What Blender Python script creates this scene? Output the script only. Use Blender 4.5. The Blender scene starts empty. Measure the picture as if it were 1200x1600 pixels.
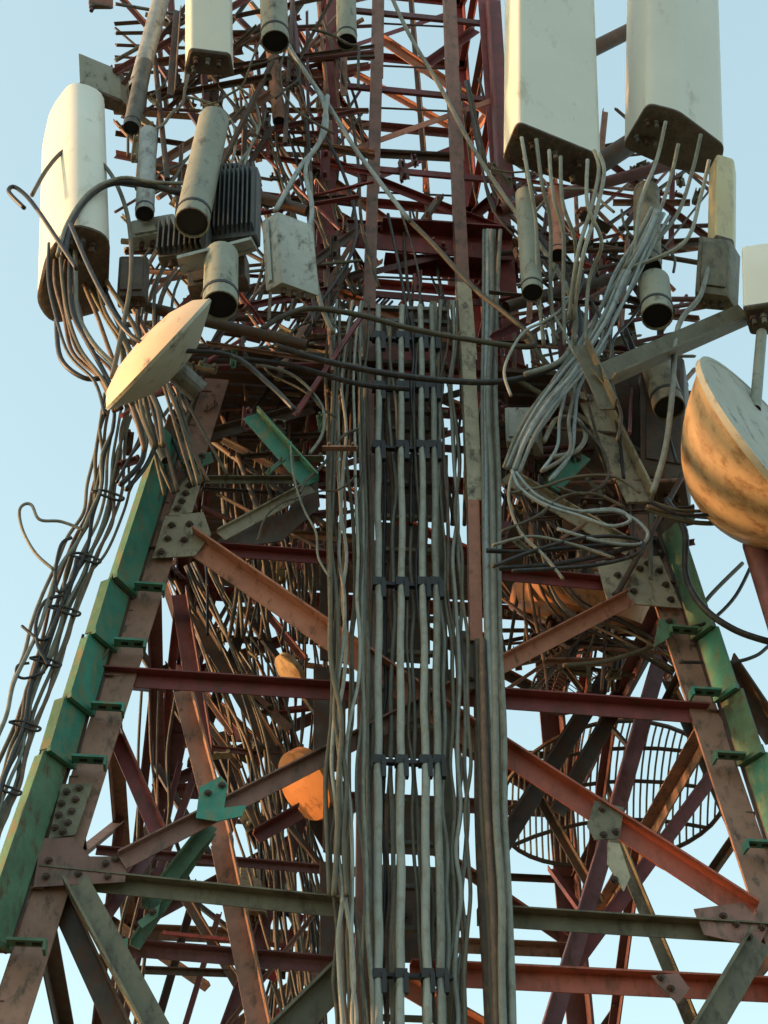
import bpy, bmesh, math, random
from mathutils import Vector, Matrix
V = Vector
R = random.Random(7)
S = 0.65
# ---------------------------------------------------------------- camera, world, sun, exposure
C = bpy.context.scene
F_PX = 2200.0
PITCH = math.radians(38.6)
AZ = math.radians(7.4)                # the camera stands a little left of the face's middle
DIST = 10.1 * S
cam_loc = V((-DIST * math.sin(AZ), -DIST * math.cos(AZ), 1.6))
YAW = -AZ + math.radians(1.0)
cd = bpy.data.cameras.new('camera'); cam = bpy.data.objects.new('camera', cd)
C.collection.objects.link(cam); C.camera = cam
ROT = (Matrix.Rotation(YAW, 3, 'Z') @ Matrix.Rotation(math.radians(90) + PITCH, 3, 'X'))
cam.location = cam_loc
cam.rotation_euler = ROT.to_euler()
cd.sensor_fit = 'VERTICAL'; cd.sensor_height = 24.0; cd.lens = 24.0 * F_PX / 1600.0
cd.clip_start = 0.05; cd.clip_end = 6000
C.render.resolution_x = 768; C.render.resolution_y = 1024

SUN_EL = math.radians(9); SUN_AZ = math.radians(-84)       # clockwise from +Y: from the left, a little beyond the tower
sun_dir = V((math.sin(SUN_AZ) * math.cos(SUN_EL), math.cos(SUN_AZ) * math.cos(SUN_EL), math.sin(SUN_EL)))
w = bpy.data.worlds.new('World'); C.world = w; w.use_nodes = True
nt = w.node_tree; nt.nodes.clear()
sky = nt.nodes.new('ShaderNodeTexSky'); sky.sky_type = 'NISHITA'; sky.sun_disc = False
sky.sun_rotation = SUN_AZ
sky.sun_elevation = SUN_EL
sky.air_density = 1.0; sky.dust_density = 2.5; sky.ozone_density = 1.0; sky.altitude = 60
bg = nt.nodes.new('ShaderNodeBackground'); bg.inputs[1].default_value = 0.15
wo = nt.nodes.new('ShaderNodeOutputWorld')
tint = nt.nodes.new('ShaderNodeMix'); tint.data_type = 'RGBA'; tint.blend_type = 'MULTIPLY'; tint.inputs[0].default_value = 1
tint.inputs[7].default_value = (1.05, 1.03, .84, 1)
hz = nt.nodes.new('ShaderNodeMix'); hz.data_type = 'RGBA'; hz.inputs[0].default_value = 0.58; hz.inputs[7].default_value = (.80, 1.10, 1.20, 1)
nt.links.new(sky.outputs[0], tint.inputs[6]); nt.links.new(tint.outputs[2], hz.inputs[6]); nt.links.new(hz.outputs[2], bg.inputs[0]); nt.links.new(bg.outputs[0], wo.inputs[0])
ld = bpy.data.lights.new('sun', 'SUN'); ld.energy = 1.15; ld.angle = math.radians(2.0); ld.color = (1.0, 0.50, 0.22)
sun = bpy.data.objects.new('sun', ld); C.collection.objects.link(sun)
sun.rotation_euler = sun_dir.to_track_quat('Z', 'Y').to_euler()
C.view_settings.view_transform = 'Standard'; C.view_settings.look = 'None'
C.view_settings.exposure = 2.25; C.view_settings.gamma = 1.0

# ---------------------------------------------------------------- pixels and planes
def ray(x, y):
    return (ROT @ V(((x - 600) / F_PX, (800 - y) / F_PX, -1.0))).normalized()
KZ = 1.6
def half(z):
    return max(0.55, 2.01 - 0.207 * (z - KZ))
def P(x, y, s=0.0):
    """point where the sight line of photo pixel (x, y) meets the tower's front face moved back by s metres"""
    d = ray(x, y); lo, hi = 0.5, 60.0
    def g(t):
        p = cam_loc + d * t
        return p.y - (-half(p.z) + s)
    for _ in range(50):
        m = (lo + hi) / 2
        if g(m) < 0: lo = m
        else: hi = m
    return cam_loc + d * lo
def PZ(x, y, z):
    d = ray(x, y); return cam_loc + d * ((z - cam_loc.z) / d.z)
def depth(p):
    return (p - cam_loc).dot(ROT @ V((0, 0, -1)))
def mpx(p): return depth(p) / F_PX          # metres per pixel there
def PT(t, s=0.0):
    return P(t[0], t[1], t[2] if len(t) > 2 else s)

# ---------------------------------------------------------------- materials
MATS = {}
def mat(name, col, rough=0.6, metal=0.0, var=0.25, stain=None, sa=0.3, scale=6.0, bump=0.0, spec=0.4):
    if name in MATS: return MATS[name]
    m = bpy.data.materials.new(name); m.use_nodes = True; n = m.node_tree.nodes; l = m.node_tree.links
    b = n['Principled BSDF']; b.inputs['Roughness'].default_value = rough; b.inputs['Metallic'].default_value = metal
    b.inputs['Specular IOR Level'].default_value = spec
    tc = n.new('ShaderNodeTexCoord')
    oi = n.new('ShaderNodeObjectInfo')
    mp = n.new('ShaderNodeVectorMath'); mp.operation = 'ADD'
    l.new(tc.outputs['Object'], mp.inputs[0])
    mu = n.new('ShaderNodeVectorMath'); mu.operation = 'SCALE'; mu.inputs['Scale'].default_value = 37.0
    cb = n.new('ShaderNodeCombineXYZ'); l.new(oi.outputs['Random'], cb.inputs[0]); l.new(oi.outputs['Random'], cb.inputs[2])
    l.new(cb.outputs[0], mu.inputs[0]); l.new(mu.outputs[0], mp.inputs[1])
    no = n.new('ShaderNodeTexNoise'); no.inputs['Scale'].default_value = scale; no.inputs['Detail'].default_value = 8
    no.inputs['Roughness'].default_value = 0.65
    l.new(mp.outputs[0], no.inputs['Vector'])
    rp = n.new('ShaderNodeValToRGB'); rp.color_ramp.elements[0].position = 0.3; rp.color_ramp.elements[1].position = 0.7
    a = [max(0, c * (1 - var)) for c in col]; z = [min(1, c * (1 + var)) for c in col]
    rp.color_ramp.elements[0].color = (*a, 1); rp.color_ramp.elements[1].color = (*z, 1)
    l.new(no.outputs[0], rp.inputs[0])
    out = rp.outputs[0]
    hv = n.new('ShaderNodeHueSaturation'); l.new(out, hv.inputs['Color'])
    mr = n.new('ShaderNodeMapRange'); mr.inputs[3].default_value = 1 - var * 0.7; mr.inputs[4].default_value = 1 + var * 0.7
    l.new(oi.outputs['Random'], mr.inputs[0]); l.new(mr.outputs[0], hv.inputs['Value']); out = hv.outputs[0]
    if stain:
        n2 = n.new('ShaderNodeTexNoise'); n2.inputs['Scale'].default_value = scale * 2.3; n2.inputs['Detail'].default_value = 10
        n2.inputs['Roughness'].default_value = 0.7
        st = n.new('ShaderNodeMapping'); st.inputs['Scale'].default_value = (1, 1, 0.45)
        l.new(mp.outputs[0], st.inputs[0]); l.new(st.outputs[0], n2.inputs['Vector'])
        r2 = n.new('ShaderNodeValToRGB'); e = r2.color_ramp.elements
        e[0].position = 0.62 - sa * 0.4; e[1].position = 0.75 - sa * 0.3
        e[0].color = (0, 0, 0, 1); e[1].color = (1, 1, 1, 1)
        l.new(n2.outputs[0], r2.inputs[0])
        mx = n.new('ShaderNodeMix'); mx.data_type = 'RGBA'
        l.new(r2.outputs[0], mx.inputs[0]); l.new(out, mx.inputs[6]); mx.inputs[7].default_value = (*stain, 1)
        out = mx.outputs[2]
    l.new(out, b.inputs['Base Color'])
    if bump:
        bp = n.new('ShaderNodeBump'); bp.inputs['Strength'].default_value = bump; bp.inputs['Distance'].default_value = 0.004
        n3 = n.new('ShaderNodeTexNoise'); n3.inputs['Scale'].default_value = scale * 9; n3.inputs['Detail'].default_value = 6
        l.new(mp.outputs[0], n3.inputs['Vector']); l.new(n3.outputs[0], bp.inputs['Height']); l.new(bp.outputs[0], b.inputs['Normal'])
    MATS[name] = m; return m
RUST = (0.09, 0.035, 0.015); DIRT = (0.06, 0.05, 0.035)
M = dict(
    teal=mat('teal_paint', (0.038, 0.187, 0.136), 0.55, 0, 0.25, (0.15, 0.17, 0.09), 0.35, 9, 0.4),
    lip=mat('pale_green_paint', (0.075, 0.20, 0.125), 0.6, 0, 0.3, (0.2, 0.17, 0.08), 0.35, 9, 0.4),
    green=mat('dull_green_paint', (0.070, 0.140, 0.084), 0.6, 0, 0.3, RUST, 0.25, 9, 0.4),
    brown=mat('faded_brown_primer', (0.25, 0.14, 0.10), 0.65, 0, 0.22, DIRT, 0.25, 10, 0.4),
    orange=mat('orange_brown_paint', (0.40, 0.165, 0.10), 0.6, 0, 0.2, RUST, 0.2, 8, 0.4),
    red=mat('bright_red_oxide_paint', (0.40, 0.10, 0.06), 0.5, 0, 0.2, (0.2, 0.06, 0.03), 0.3, 7, 0.3),
    dred=mat('dark_red_paint', (0.17, 0.034, 0.034), 0.5, 0, 0.3, RUST, 0.3, 8, 0.4),
    purple=mat('purple_brown_paint', (0.135, 0.055, 0.06), 0.55, 0, 0.3, RUST, 0.3, 8, 0.4),
    pink=mat('pink_brown_paint', (0.210, 0.108, 0.084), 0.6, 0, 0.2, DIRT, 0.3, 8, 0.4),
    olive=mat('olive_grey_paint', (0.140, 0.130, 0.087), 0.65, 0, 0.25, DIRT, 0.3, 7, 0.4),
    beige=mat('weathered_beige_paint', (0.315, 0.277, 0.195), 0.65, 0, 0.2, DIRT, 0.28, 9, 0.4),
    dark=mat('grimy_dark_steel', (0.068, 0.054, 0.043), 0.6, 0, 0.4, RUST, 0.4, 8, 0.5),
    galv=mat('galvanised_steel', (0.270, 0.277, 0.255), 0.45, 0.35, 0.25, (0.15, 0.13, 0.1), 0.3, 10, 0.3),
    galvd=mat('dull_galvanised_steel', (0.126, 0.122, 0.105), 0.55, 0.3, 0.3, DIRT, 0.35, 10, 0.4),
    bolt=mat('bolt_steel', (0.07, 0.055, 0.045), 0.5, 0.4, 0.3, RUST, 0.4, 20),
    slot=mat('slot_shadow_steel', (0.012, 0.012, 0.012), 0.8),
    radome=mat('grey_radome_plastic', (0.66, 0.67, 0.60), 0.42, 0, 0.04, (0.45, 0.42, 0.34), 0.12, 3, 0.1),
    radomey=mat('yellowed_radome_plastic', (0.52, 0.47, 0.29), 0.45, 0, 0.06, (0.35, 0.3, 0.2), 0.2, 4, 0.1),
    cap=mat('dark_end_cap', (0.085, 0.07, 0.058), 0.6, 0, 0.35, (0.15, 0.11, 0.08), 0.3, 12, 0.5),
    pipe=mat('pale_pipe_paint', (0.235, 0.245, 0.195), 0.55, 0.1, 0.12, DIRT, 0.2, 8, 0.2),
    piped=mat('olive_pipe_paint', (0.16, 0.14, 0.09), 0.6, 0, 0.25, DIRT, 0.35, 8, 0.3),
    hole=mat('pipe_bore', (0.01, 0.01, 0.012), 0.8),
    radio=mat('radio_casting_grey', (0.33, 0.34, 0.30), 0.5, 0.1, 0.15, DIRT, 0.25, 8, 0.2),
    radiod=mat('radio_casting_dark', (0.05, 0.055, 0.055), 0.45, 0.1, 0.3, (0.12, 0.1, 0.08), 0.3, 8, 0.2),
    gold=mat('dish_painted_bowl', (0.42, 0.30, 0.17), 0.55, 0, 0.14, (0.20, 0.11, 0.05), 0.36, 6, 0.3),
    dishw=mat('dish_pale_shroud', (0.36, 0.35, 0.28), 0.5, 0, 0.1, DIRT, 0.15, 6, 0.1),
    peach=mat('dish_sunlit_peach_radome', (0.62, 0.45, 0.30), 0.5, 0, 0.08, DIRT, 0.1, 6, 0.1),  # the low sun's peach light is put into this colour
    dorange=mat('dish_orange_cover', (0.52, 0.22, 0.08), 0.5, 0, 0.15, RUST, 0.2, 6, 0.1),
    c_grey=mat('cable_grey', (0.182, 0.192, 0.163), 0.55, 0, 0.2, (0.12, 0.11, 0.08), 0.3, 14),
    c_light=mat('cable_light_grey', (0.25, 0.265, 0.235), 0.55, 0, 0.15, (0.2, 0.18, 0.13), 0.3, 14),
    c_blue=mat('cable_blue_grey', (0.255, 0.307, 0.319), 0.5, 0, 0.18, (0.13, 0.13, 0.11), 0.25, 14),
    c_black=mat('cable_black', (0.018, 0.018, 0.02), 0.45, 0, 0.3, (0.06, 0.05, 0.04), 0.3, 14),
    c_dark=mat('cable_grimy_dark', (0.05, 0.042, 0.03), 0.6, 0, 0.35, (0.10, 0.085, 0.05), 0.35, 14),
    c_olive=mat('cable_olive', (0.096, 0.088, 0.060), 0.6, 0, 0.25, (0.07, 0.06, 0.04), 0.3, 14),
    c_brown=mat('cable_brown', (0.10, 0.065, 0.045), 0.6, 0, 0.3, (0.2, 0.12, 0.07), 0.3, 14),
    clamp=mat('clamp_black', (0.02, 0.02, 0.022), 0.5, 0, 0.3),
)
def mground():
    m = mat('scrubby_ground', (0.15, 0.14, 0.085), 0.95, 0, 0.35, (0.13, 0.09, 0.05), 0.45, 0.6)
    return m

# ---------------------------------------------------------------- object helpers
ROOTLOC = {}
def link(o): C.collection.objects.link(o)
def finish(bm, name, m, parent=None, smooth=False):
    me = bpy.data.meshes.new(name)
    bmesh.ops.recalc_face_normals(bm, faces=bm.faces)
    if parent is not None:
        root = parent
        while root.parent: root = root.parent
        off = V(root.location)
    else:
        zs = min(v.co.z for v in bm.verts)
        cx = sum(v.co.x for v in bm.verts) / len(bm.verts); cy = sum(v.co.y for v in bm.verts) / len(bm.verts)
        off = V((cx, cy, zs))
    bmesh.ops.translate(bm, verts=bm.verts, vec=-off)
    bm.to_mesh(me); bm.free()
    if smooth:
        for p in me.polygons: p.use_smooth = True
    if smooth == 'auto':
        me.set_sharp_from_angle(angle=math.radians(35))
    for mm in (m if isinstance(m, (list, tuple)) else [m]): me.materials.append(mm)
    o = bpy.data.objects.new(name, me); link(o)
    if parent is None: o.location = off
    else: o.parent = parent
    return o
def tag(o, label, cat, group=None):
    o['label'] = label; o['category'] = cat
    if group: o['group'] = group
    return o
def thing(name, loc, label, cat, group=None):
    o = bpy.data.objects.new(name, None); link(o); o.location = loc; o.empty_display_size = 0.1
    return tag(o, label, cat, group)
def hexa(bm, c):                         # c: 4 bottom + 4 top corners
    v = [bm.verts.new(p) for p in c]
    for f in ((0, 1, 2, 3), (7, 6, 5, 4), (0, 4, 5, 1), (1, 5, 6, 2), (2, 6, 7, 3), (3, 7, 4, 0)):
        bm.faces.new([v[i] for i in f])
def obox(bm, o, a, b, c):                # corner and three edge vectors
    hexa(bm, [o, o + a, o + a + b, o + b, o + c, o + a + c, o + a + b + c, o + b + c])
def cbox(bm, ctr, ax, ay, az, sx, sy, sz):
    a, b, c = ax * sx, ay * sy, az * sz
    obox(bm, ctr - (a + b + c) / 2, a, b, c)
def ngon_prism(bm, ctr, ax, r, h, n=6, ph=0.0, r2=None):
    ax = ax.normalized(); u = ax.orthogonal().normalized(); v = ax.cross(u); r2 = r if r2 is None else r2
    a = [bm.verts.new(ctr + (u * math.cos(ph + 2 * math.pi * i / n) + v * math.sin(ph + 2 * math.pi * i / n)) * r) for i in range(n)]
    b = [bm.verts.new(ctr + ax * h + (u * math.cos(ph + 2 * math.pi * i / n) + v * math.sin(ph + 2 * math.pi * i / n)) * r2) for i in range(n)]
    for i in range(n):
        j = (i + 1) % n; bm.faces.new((a[i], a[j], b[j], b[i]))
    bm.faces.new(a[::-1]); bm.faces.new(b)
def tube(bm, pts, r, n=8, closed=False):
    rings = []; N = len(pts); u = None
    for i in range(N):
        t = (pts[(i + 1) % N if closed else min(i + 1, N - 1)] - pts[(i - 1) % N if closed else max(i - 1, 0)])
        if t.length < 1e-9: t = V((0, 0, 1))
        t.normalize()
        if u is None: u = t.orthogonal().normalized()
        else:
            u = u - t * u.dot(t)
            u = t.orthogonal().normalized() if u.length < 1e-6 else u.normalized()
        v = t.cross(u); rr = r(i / max(1, N - 1)) if callable(r) else r
        rings.append([bm.verts.new(pts[i] + (u * math.cos(2 * math.pi * k / n) + v * math.sin(2 * math.pi * k / n)) * rr) for k in range(n)])
    for i in range(N if closed else N - 1):
        a, b = rings[i], rings[(i + 1) % N]
        for k in range(n):
            bm.faces.new((a[k], a[(k + 1) % n], b[(k + 1) % n], b[k]))
    if not closed:
        bm.faces.new(rings[0][::-1]); bm.faces.new(rings[-1])
def crom(pts, sub=6):
    out = []; n = len(pts)
    for i in range(n - 1):
        p0 = pts[max(i - 1, 0)]; p1 = pts[i]; p2 = pts[i + 1]; p3 = pts[min(i + 2, n - 1)]
        for k in range(sub):
            t = k / sub
            out.append(0.5 * ((2 * p1) + (p2 - p0) * t + (2 * p0 - 5 * p1 + 4 * p2 - p3) * t * t + (3 * p1 - p0 - 3 * p2 + p3) * t ** 3))
    out.append(pts[-1]); return out
NF = V((0, -1, 0))                        # outward normal of the front face
def angle(bm, A, B, wa, wb, t, n, side=1, out=1):
    """steel angle: one flange wa wide lying in the face with normal n, the other wb wide standing out of (out=1) or into the face along one edge"""
    d = (B - A).normalized(); n = (n - d * n.dot(d)).normalized(); u = d.cross(n).normalized()
    if u.z < 0: u = -u
    if side < 0: u = -u                    # second flange on the upper (side 1) or lower edge
    L = B - A
    obox(bm, A - u * wa / 2 - n * t / 2, L, u * wa, n * t)
    if wb: obox(bm, A + u * (wa / 2 - t) + n * (t / 2 if out > 0 else -t / 2), L, u * t, n * wb * out)

# ---------------------------------------------------------------- ground
bm = bmesh.new()
NG = 24
gv = [[bm.verts.new(V(((i / NG - 0.5) * 3000, (j / NG - 0.5) * 3000, 0))) for j in range(NG + 1)] for i in range(NG + 1)]
for i in range(NG):
    for j in range(NG): bm.faces.new((gv[i][j], gv[i + 1][j], gv[i + 1][j + 1], gv[i][j + 1]))
g = finish(bm, 'ground', mground()); g['kind'] = 'structure'

# ---------------------------------------------------------------- the tower
tower = thing('lattice_tower', V((0, 0, 0)), 'tall square steel lattice tower painted dark red, orange and green, carrying all the antennas', 'tower')
def part(bm, name, m, parent=None, label=None, smooth=False):
    o = finish(bm, name, m, parent or tower, smooth)
    if label: o['label'] = label
    return o
def ext(A, B, z):                         # the point of line AB at height z
    return A + (B - A) * ((z - A.z) / (B.z - A.z))
LA, LB = P(182, 1000), P(20, 1480)          # corner line of the front left leg
RA, RB = P(1084, 1000), P(1240, 1450)
ZT = 9.6
ZK = KZ + (2.01 - 0.55) / 0.207
legs_front = [(ext(LA, LB, -0.05), ext(LA, LB, 6.95)), (ext(RA, RB, -0.05), ext(RA, RB, 6.95))]
def flip(p): return V((p.x, -p.y, p.z))
LEG = {}
for k, (a, b) in enumerate(legs_front):
    sx = 1 if k == 0 else -1
    # legs: flange in the front face (towards the middle) and flange running back
    for back in (0, 1):
        A, B = (a, b) if not back else (flip(a), flip(b))
        LEG[(k, back)] = (A, B)
        bm = bmesh.new(); d = B - A; t = 0.016; wf = 0.13
        ny = V((0, -1, 0)) if not back else V((0, 1, 0))
        obox(bm, A, d, V((sx * wf, 0, 0)), ny * -t)
        obox(bm, A - ny * t, d, V((sx * t, 0, 0)), ny * -(wf - t))
        part(bm, 'leg', M['brown'] if not back else M['purple'])
def leg_at(k, back, z): A, B = LEG[(k, back)]; return ext(A, B, z)

# step-like splice brackets along the two front legs
def step_bracket(p_top, p_bot, k, m, m2, n=0):
    sx = 1 if k == 0 else -1
    a = P(*p_top, -0.02); b = P(*p_bot, -0.02); d = b - a; t = 0.012
    out_ = V((-sx * (.50 if k == 0 else .36), -.80, 0)).normalized() * (.15 if k == 0 else .13)
    sh_ = V((-sx * .004, -.004, 0)) * n; a += sh_; b += sh_
    nn = V((sx * .8, -.6 if k == 0 else -.36, 0)).normalized()
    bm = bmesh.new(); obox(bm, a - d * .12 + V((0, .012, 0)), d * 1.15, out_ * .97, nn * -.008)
    part(bm, 'shade_backing_strip', M['dark'])  # dark strips added behind the webs as the shadow in the bracket gaps
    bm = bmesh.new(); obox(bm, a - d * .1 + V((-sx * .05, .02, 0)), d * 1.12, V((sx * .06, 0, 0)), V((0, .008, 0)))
    part(bm, 'shade_backing_strip', M['dark'])
    bm = bmesh.new()
    obox(bm, a, d, out_, nn * -t)                          # slanting web
    # horizontal foot with the slotted tab that wraps round the corner
    obox(bm, b + V((-sx * .004, .004, -.022)), out_ * 1.08, nn * .022, V((0, 0, .022)))
    obox(bm, b + V((0, -.03, -.010)), V((sx * .135, 0, .0)), V((0, -.06, 0)), V((0, 0, .010)))
    obox(bm, b + V((sx * .125, -.03, -.04)), V((sx * .01, 0, .0)), V((0, -.06, 0)), V((0, 0, .030)))
    o = part(bm, 'splice_bracket', m)
    bm = bmesh.new(); obox(bm, a + out_ * 1.0 + V((0, -.002, 0)) + d * .02 * (n % 3), d * (1 - .02 * (n % 3)), V((-sx * ((.034 + .008 * (n % 2)) if k == 0 else .02), .03, 0)), V((0, .008, 0)))
    part(bm, 'lip', m2, o)
    for q in (0.045, 0.1):
        bm = bmesh.new(); cbox(bm, b + V((sx * q, -.06, -.011)), V((1, 0, 0)), V((0, 1, 0)), V((0, 0, 1)), 0.030, 0.018, 0.004)
        part(bm, 'slot', M['slot'], o)
Ls = [(288, 690), (211, 926), (181, 1014), (147, 1114), (119, 1197), (22, 1482)]
for i in range(5):
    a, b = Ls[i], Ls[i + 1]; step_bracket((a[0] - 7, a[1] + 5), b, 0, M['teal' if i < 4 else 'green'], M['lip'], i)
Rs = [(1028, 830), (1083, 995), (1117, 1092), (1152, 1192), (1200, 1330)]
for i in range(4):
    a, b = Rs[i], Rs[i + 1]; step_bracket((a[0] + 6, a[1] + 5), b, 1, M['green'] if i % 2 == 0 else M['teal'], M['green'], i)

def member(p1, p2, wpx, m, s=0.0, name='horizontal_beam', bpx=None, side=1, out=1, n=NF, label=None):
    A = PT(p1, s); B = PT(p2, s); u = mpx((A + B) / 2); bm = bmesh.new()
    angle(bm, A, B, wpx * u, (bpx if bpx is not None else wpx * 0.8) * u, max(0.006, wpx * u * 0.1), n, side, out)
    return part(bm, name, m, label=label)
D = 'diagonal_brace'; H = 'horizontal_beam'
# front face, as it stands in the photo
member((250, 855), (575, 880), 17, M['dred'], .02)
member((770, 898), (1040, 925), 18, M['dred'], .02)
member((160, 1060), (570, 1087), 24, M['dred'], .02)
member((700, 1090), (1105, 1120), 26, M['dred'], .02)
member((60, 1372), (560, 1424), 26, M['olive'], .02, bpx=22)
member((745, 1434), (1240, 1466), 26, M['olive'], .02, bpx=24)
member((180, 1482), (545, 1512), 22, M['purple'], .35)
member((640, 1523), (1230, 1552), 32, M['red'], .10)
member((150, 1330), (600, 1368), 12, M['purple'], .6)
member((292, 845), (760, 1168), 36, M['orange'], -.015, D, bpx=20)
member((760, 1160), (1175, 1430), 34, M['red'], -.015, D, bpx=20)
member((985, 936), (700, 1085), 24, M['orange'], -.045, D, bpx=14)
member((700, 1085), (190, 1347), 26, M['pink'], -.045, D, bpx=14)
member((118, 1375), (262, 1640), 40, M['olive'], -.03, D, side=-1, bpx=26, out=1)
member((85, 1390), (200, 1640), 34, M['dark'], .05, D)
member((420, 1640), (560, 1500), 48, M['olive'], -.02, D, bpx=20)
member((1185, 1470), (1085, 1640), 44, M['olive'], -.03, D, bpx=20)
member((560, 1500), (800, 1640), 28, M['orange'], .10, D)
member((180, 1150), (250, 1310), 24, M['dred'], .12, D)
member((250, 1310), (160, 1440), 18, M['purple'], .12, D)
member((345, 838), (486, 762), 20, M['beige'], -.05, D, bpx=8)
member((320, 752), (490, 752), 10, M['olive'], -.02)
member((392, 650), (486, 756), 28, M['teal'], -.26, D, bpx=14)
member((862, 762), (912, 712), 26, M['teal'], -.08, D, bpx=10)
member((790, 745), (985, 860), 26, M['beige'], -.02, D, bpx=10)
member((430, 520), (575, 600), 24, M['beige'], .05, D, bpx=10)
member((470, 505), (560, 512), 9, M['beige'], .0)
member((470, 530), (560, 530), 9, M['beige'], .0)
member((300, 690), (490, 640), 16, M['dark'], .1)
member((896, 570), (1000, 785), 40, M['beige'], -.06, 'leg', bpx=20, label='beige upper stretch of the right leg with dark bands')
member((330, 600), (262, 800), 34, M['olive'], .02, 'leg', bpx=20)
# right side lower: bracing that crosses behind the face
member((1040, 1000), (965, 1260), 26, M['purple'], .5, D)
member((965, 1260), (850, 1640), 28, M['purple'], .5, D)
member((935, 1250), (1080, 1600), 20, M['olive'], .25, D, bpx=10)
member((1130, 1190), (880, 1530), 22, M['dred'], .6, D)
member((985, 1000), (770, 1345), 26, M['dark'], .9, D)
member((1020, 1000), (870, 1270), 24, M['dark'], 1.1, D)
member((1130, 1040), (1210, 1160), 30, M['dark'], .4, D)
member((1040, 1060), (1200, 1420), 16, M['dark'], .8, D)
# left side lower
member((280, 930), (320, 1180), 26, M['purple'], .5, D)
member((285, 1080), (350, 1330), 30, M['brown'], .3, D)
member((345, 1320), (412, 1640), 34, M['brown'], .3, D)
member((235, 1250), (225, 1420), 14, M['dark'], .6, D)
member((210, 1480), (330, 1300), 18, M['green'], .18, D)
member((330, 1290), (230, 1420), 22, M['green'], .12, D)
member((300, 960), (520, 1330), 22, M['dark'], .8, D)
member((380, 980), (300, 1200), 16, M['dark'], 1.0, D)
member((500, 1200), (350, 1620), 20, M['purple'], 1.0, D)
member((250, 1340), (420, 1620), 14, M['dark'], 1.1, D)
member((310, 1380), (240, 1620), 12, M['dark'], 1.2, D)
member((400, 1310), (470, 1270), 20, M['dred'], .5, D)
# side and rear faces, regular bracing
lev = [P(620, yy).z for yy in (1790, 1424, 1090, 888, 745, 640)]
lev = [0.25] + lev
for back, k1, k2, nrm in ((1, 0, 1, V((0, 1, 0))), ('L', 0, 0, V((-1, 0, 0))), ('R', 1, 1, V((1, 0, 0)))):
    for i, z in enumerate(lev):
        def ends(z):
            if back == 1: return leg_at(0, 1, z), leg_at(1, 1, z)
            return leg_at(k1, 0, z), leg_at(k1, 1, z)
        a, b = ends(z)
        mm = [M['purple'], M['dred'], M['dark'], M['brown'], M['purple']]
        bm = bmesh.new(); angle(bm, a, b, .07, .06, .007, nrm, 1, -1); part(bm, H, mm[i % 5])
        if i + 1 < len(lev):
            c, d = ends(lev[i + 1])
            bm = bmesh.new(); angle(bm, a, (c + d) / 2, .06, .04, .007, nrm, 1, -1); part(bm, D, mm[(i + 1) % 5])
            bm = bmesh.new(); angle(bm, b, (c + d) / 2, .06, .04, .007, nrm, 1, -1); part(bm, D, mm[(i + 2) % 5])
            m1 = (a + c) / 2; m2 = (b + d) / 2
            bm = bmesh.new(); angle(bm, m1, (a * .5 + (c + d) / 4), .035, .03, .005, nrm, 1, -1); part(bm, 'secondary_brace', M['dark'])
            bm = bmesh.new(); angle(bm, m2, (b * .5 + (c + d) / 4), .035, .03, .005, nrm, 1, -1); part(bm, 'secondary_brace', M['dark'])
rr = random.Random(21)
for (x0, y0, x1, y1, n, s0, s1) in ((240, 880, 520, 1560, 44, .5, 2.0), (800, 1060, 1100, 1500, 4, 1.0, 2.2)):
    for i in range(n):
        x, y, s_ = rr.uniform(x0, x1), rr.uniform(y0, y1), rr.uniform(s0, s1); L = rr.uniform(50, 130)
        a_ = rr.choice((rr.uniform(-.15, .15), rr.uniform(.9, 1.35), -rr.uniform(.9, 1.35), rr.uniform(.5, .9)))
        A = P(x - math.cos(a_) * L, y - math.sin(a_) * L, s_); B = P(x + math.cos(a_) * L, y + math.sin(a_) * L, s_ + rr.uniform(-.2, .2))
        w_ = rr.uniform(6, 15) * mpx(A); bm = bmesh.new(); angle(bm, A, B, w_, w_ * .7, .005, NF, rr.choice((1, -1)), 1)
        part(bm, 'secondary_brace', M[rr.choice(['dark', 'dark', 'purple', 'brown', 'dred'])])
# lower front panel below the frame down to the ground
for z in lev[:2]:
    bm = bmesh.new(); angle(bm, leg_at(0, 0, z), leg_at(1, 0, z), .09, .06, .008, NF, 1, -1); part(bm, H, M['purple'])
bm = bmesh.new(); angle(bm, leg_at(0, 0, .25), leg_at(1, 0, lev[1]), .08, .06, .008, NF, 1, -1); part(bm, D, M['red'])
bm = bmesh.new(); angle(bm, leg_at(1, 0, .25), leg_at(0, 0, lev[1]), .08, .06, .008, NF, 1, 1); part(bm, D, M['orange'])

# straight upper shaft
zs0 = 6.9; zs1 = 13.4; hx = 0.64
cxs = 0.03
def sh(ix, iy, z): return V((cxs + (hx if ix else -hx), 0.55 * (1 if iy else -1), z))
for ix in (0, 1):
    for iy in (0, 1):
        bm = bmesh.new(); sx = -1 if ix else 1; sy = -1 if iy else 1
        A = sh(ix, iy, zs0); L = V((0, 0, zs1 - zs0))
        obox(bm, A, L, V((sx * .11, 0, 0)), V((0, sy * .01, 0)))
        obox(bm, A + V((0, sy * .01, 0)), L, V((sx * .01, 0, 0)), V((0, sy * .10, 0)))
        part(bm, 'leg', M['dred'])
levs = [zs0 + .62 * i for i in range(5)] + [zs0 + 3.4 + .98 * i for i in range(4)]
faces4 = [((0, 0), (1, 0), V((0, -1, 0))), ((1, 0), (1, 1), V((1, 0, 0))), ((1, 1), (0, 1), V((0, 1, 0))), ((0, 1), (0, 0), V((-1, 0, 0)))]
cols = ['dred', 'purple', 'dred', 'orange', 'dark']
q = 0
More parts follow.
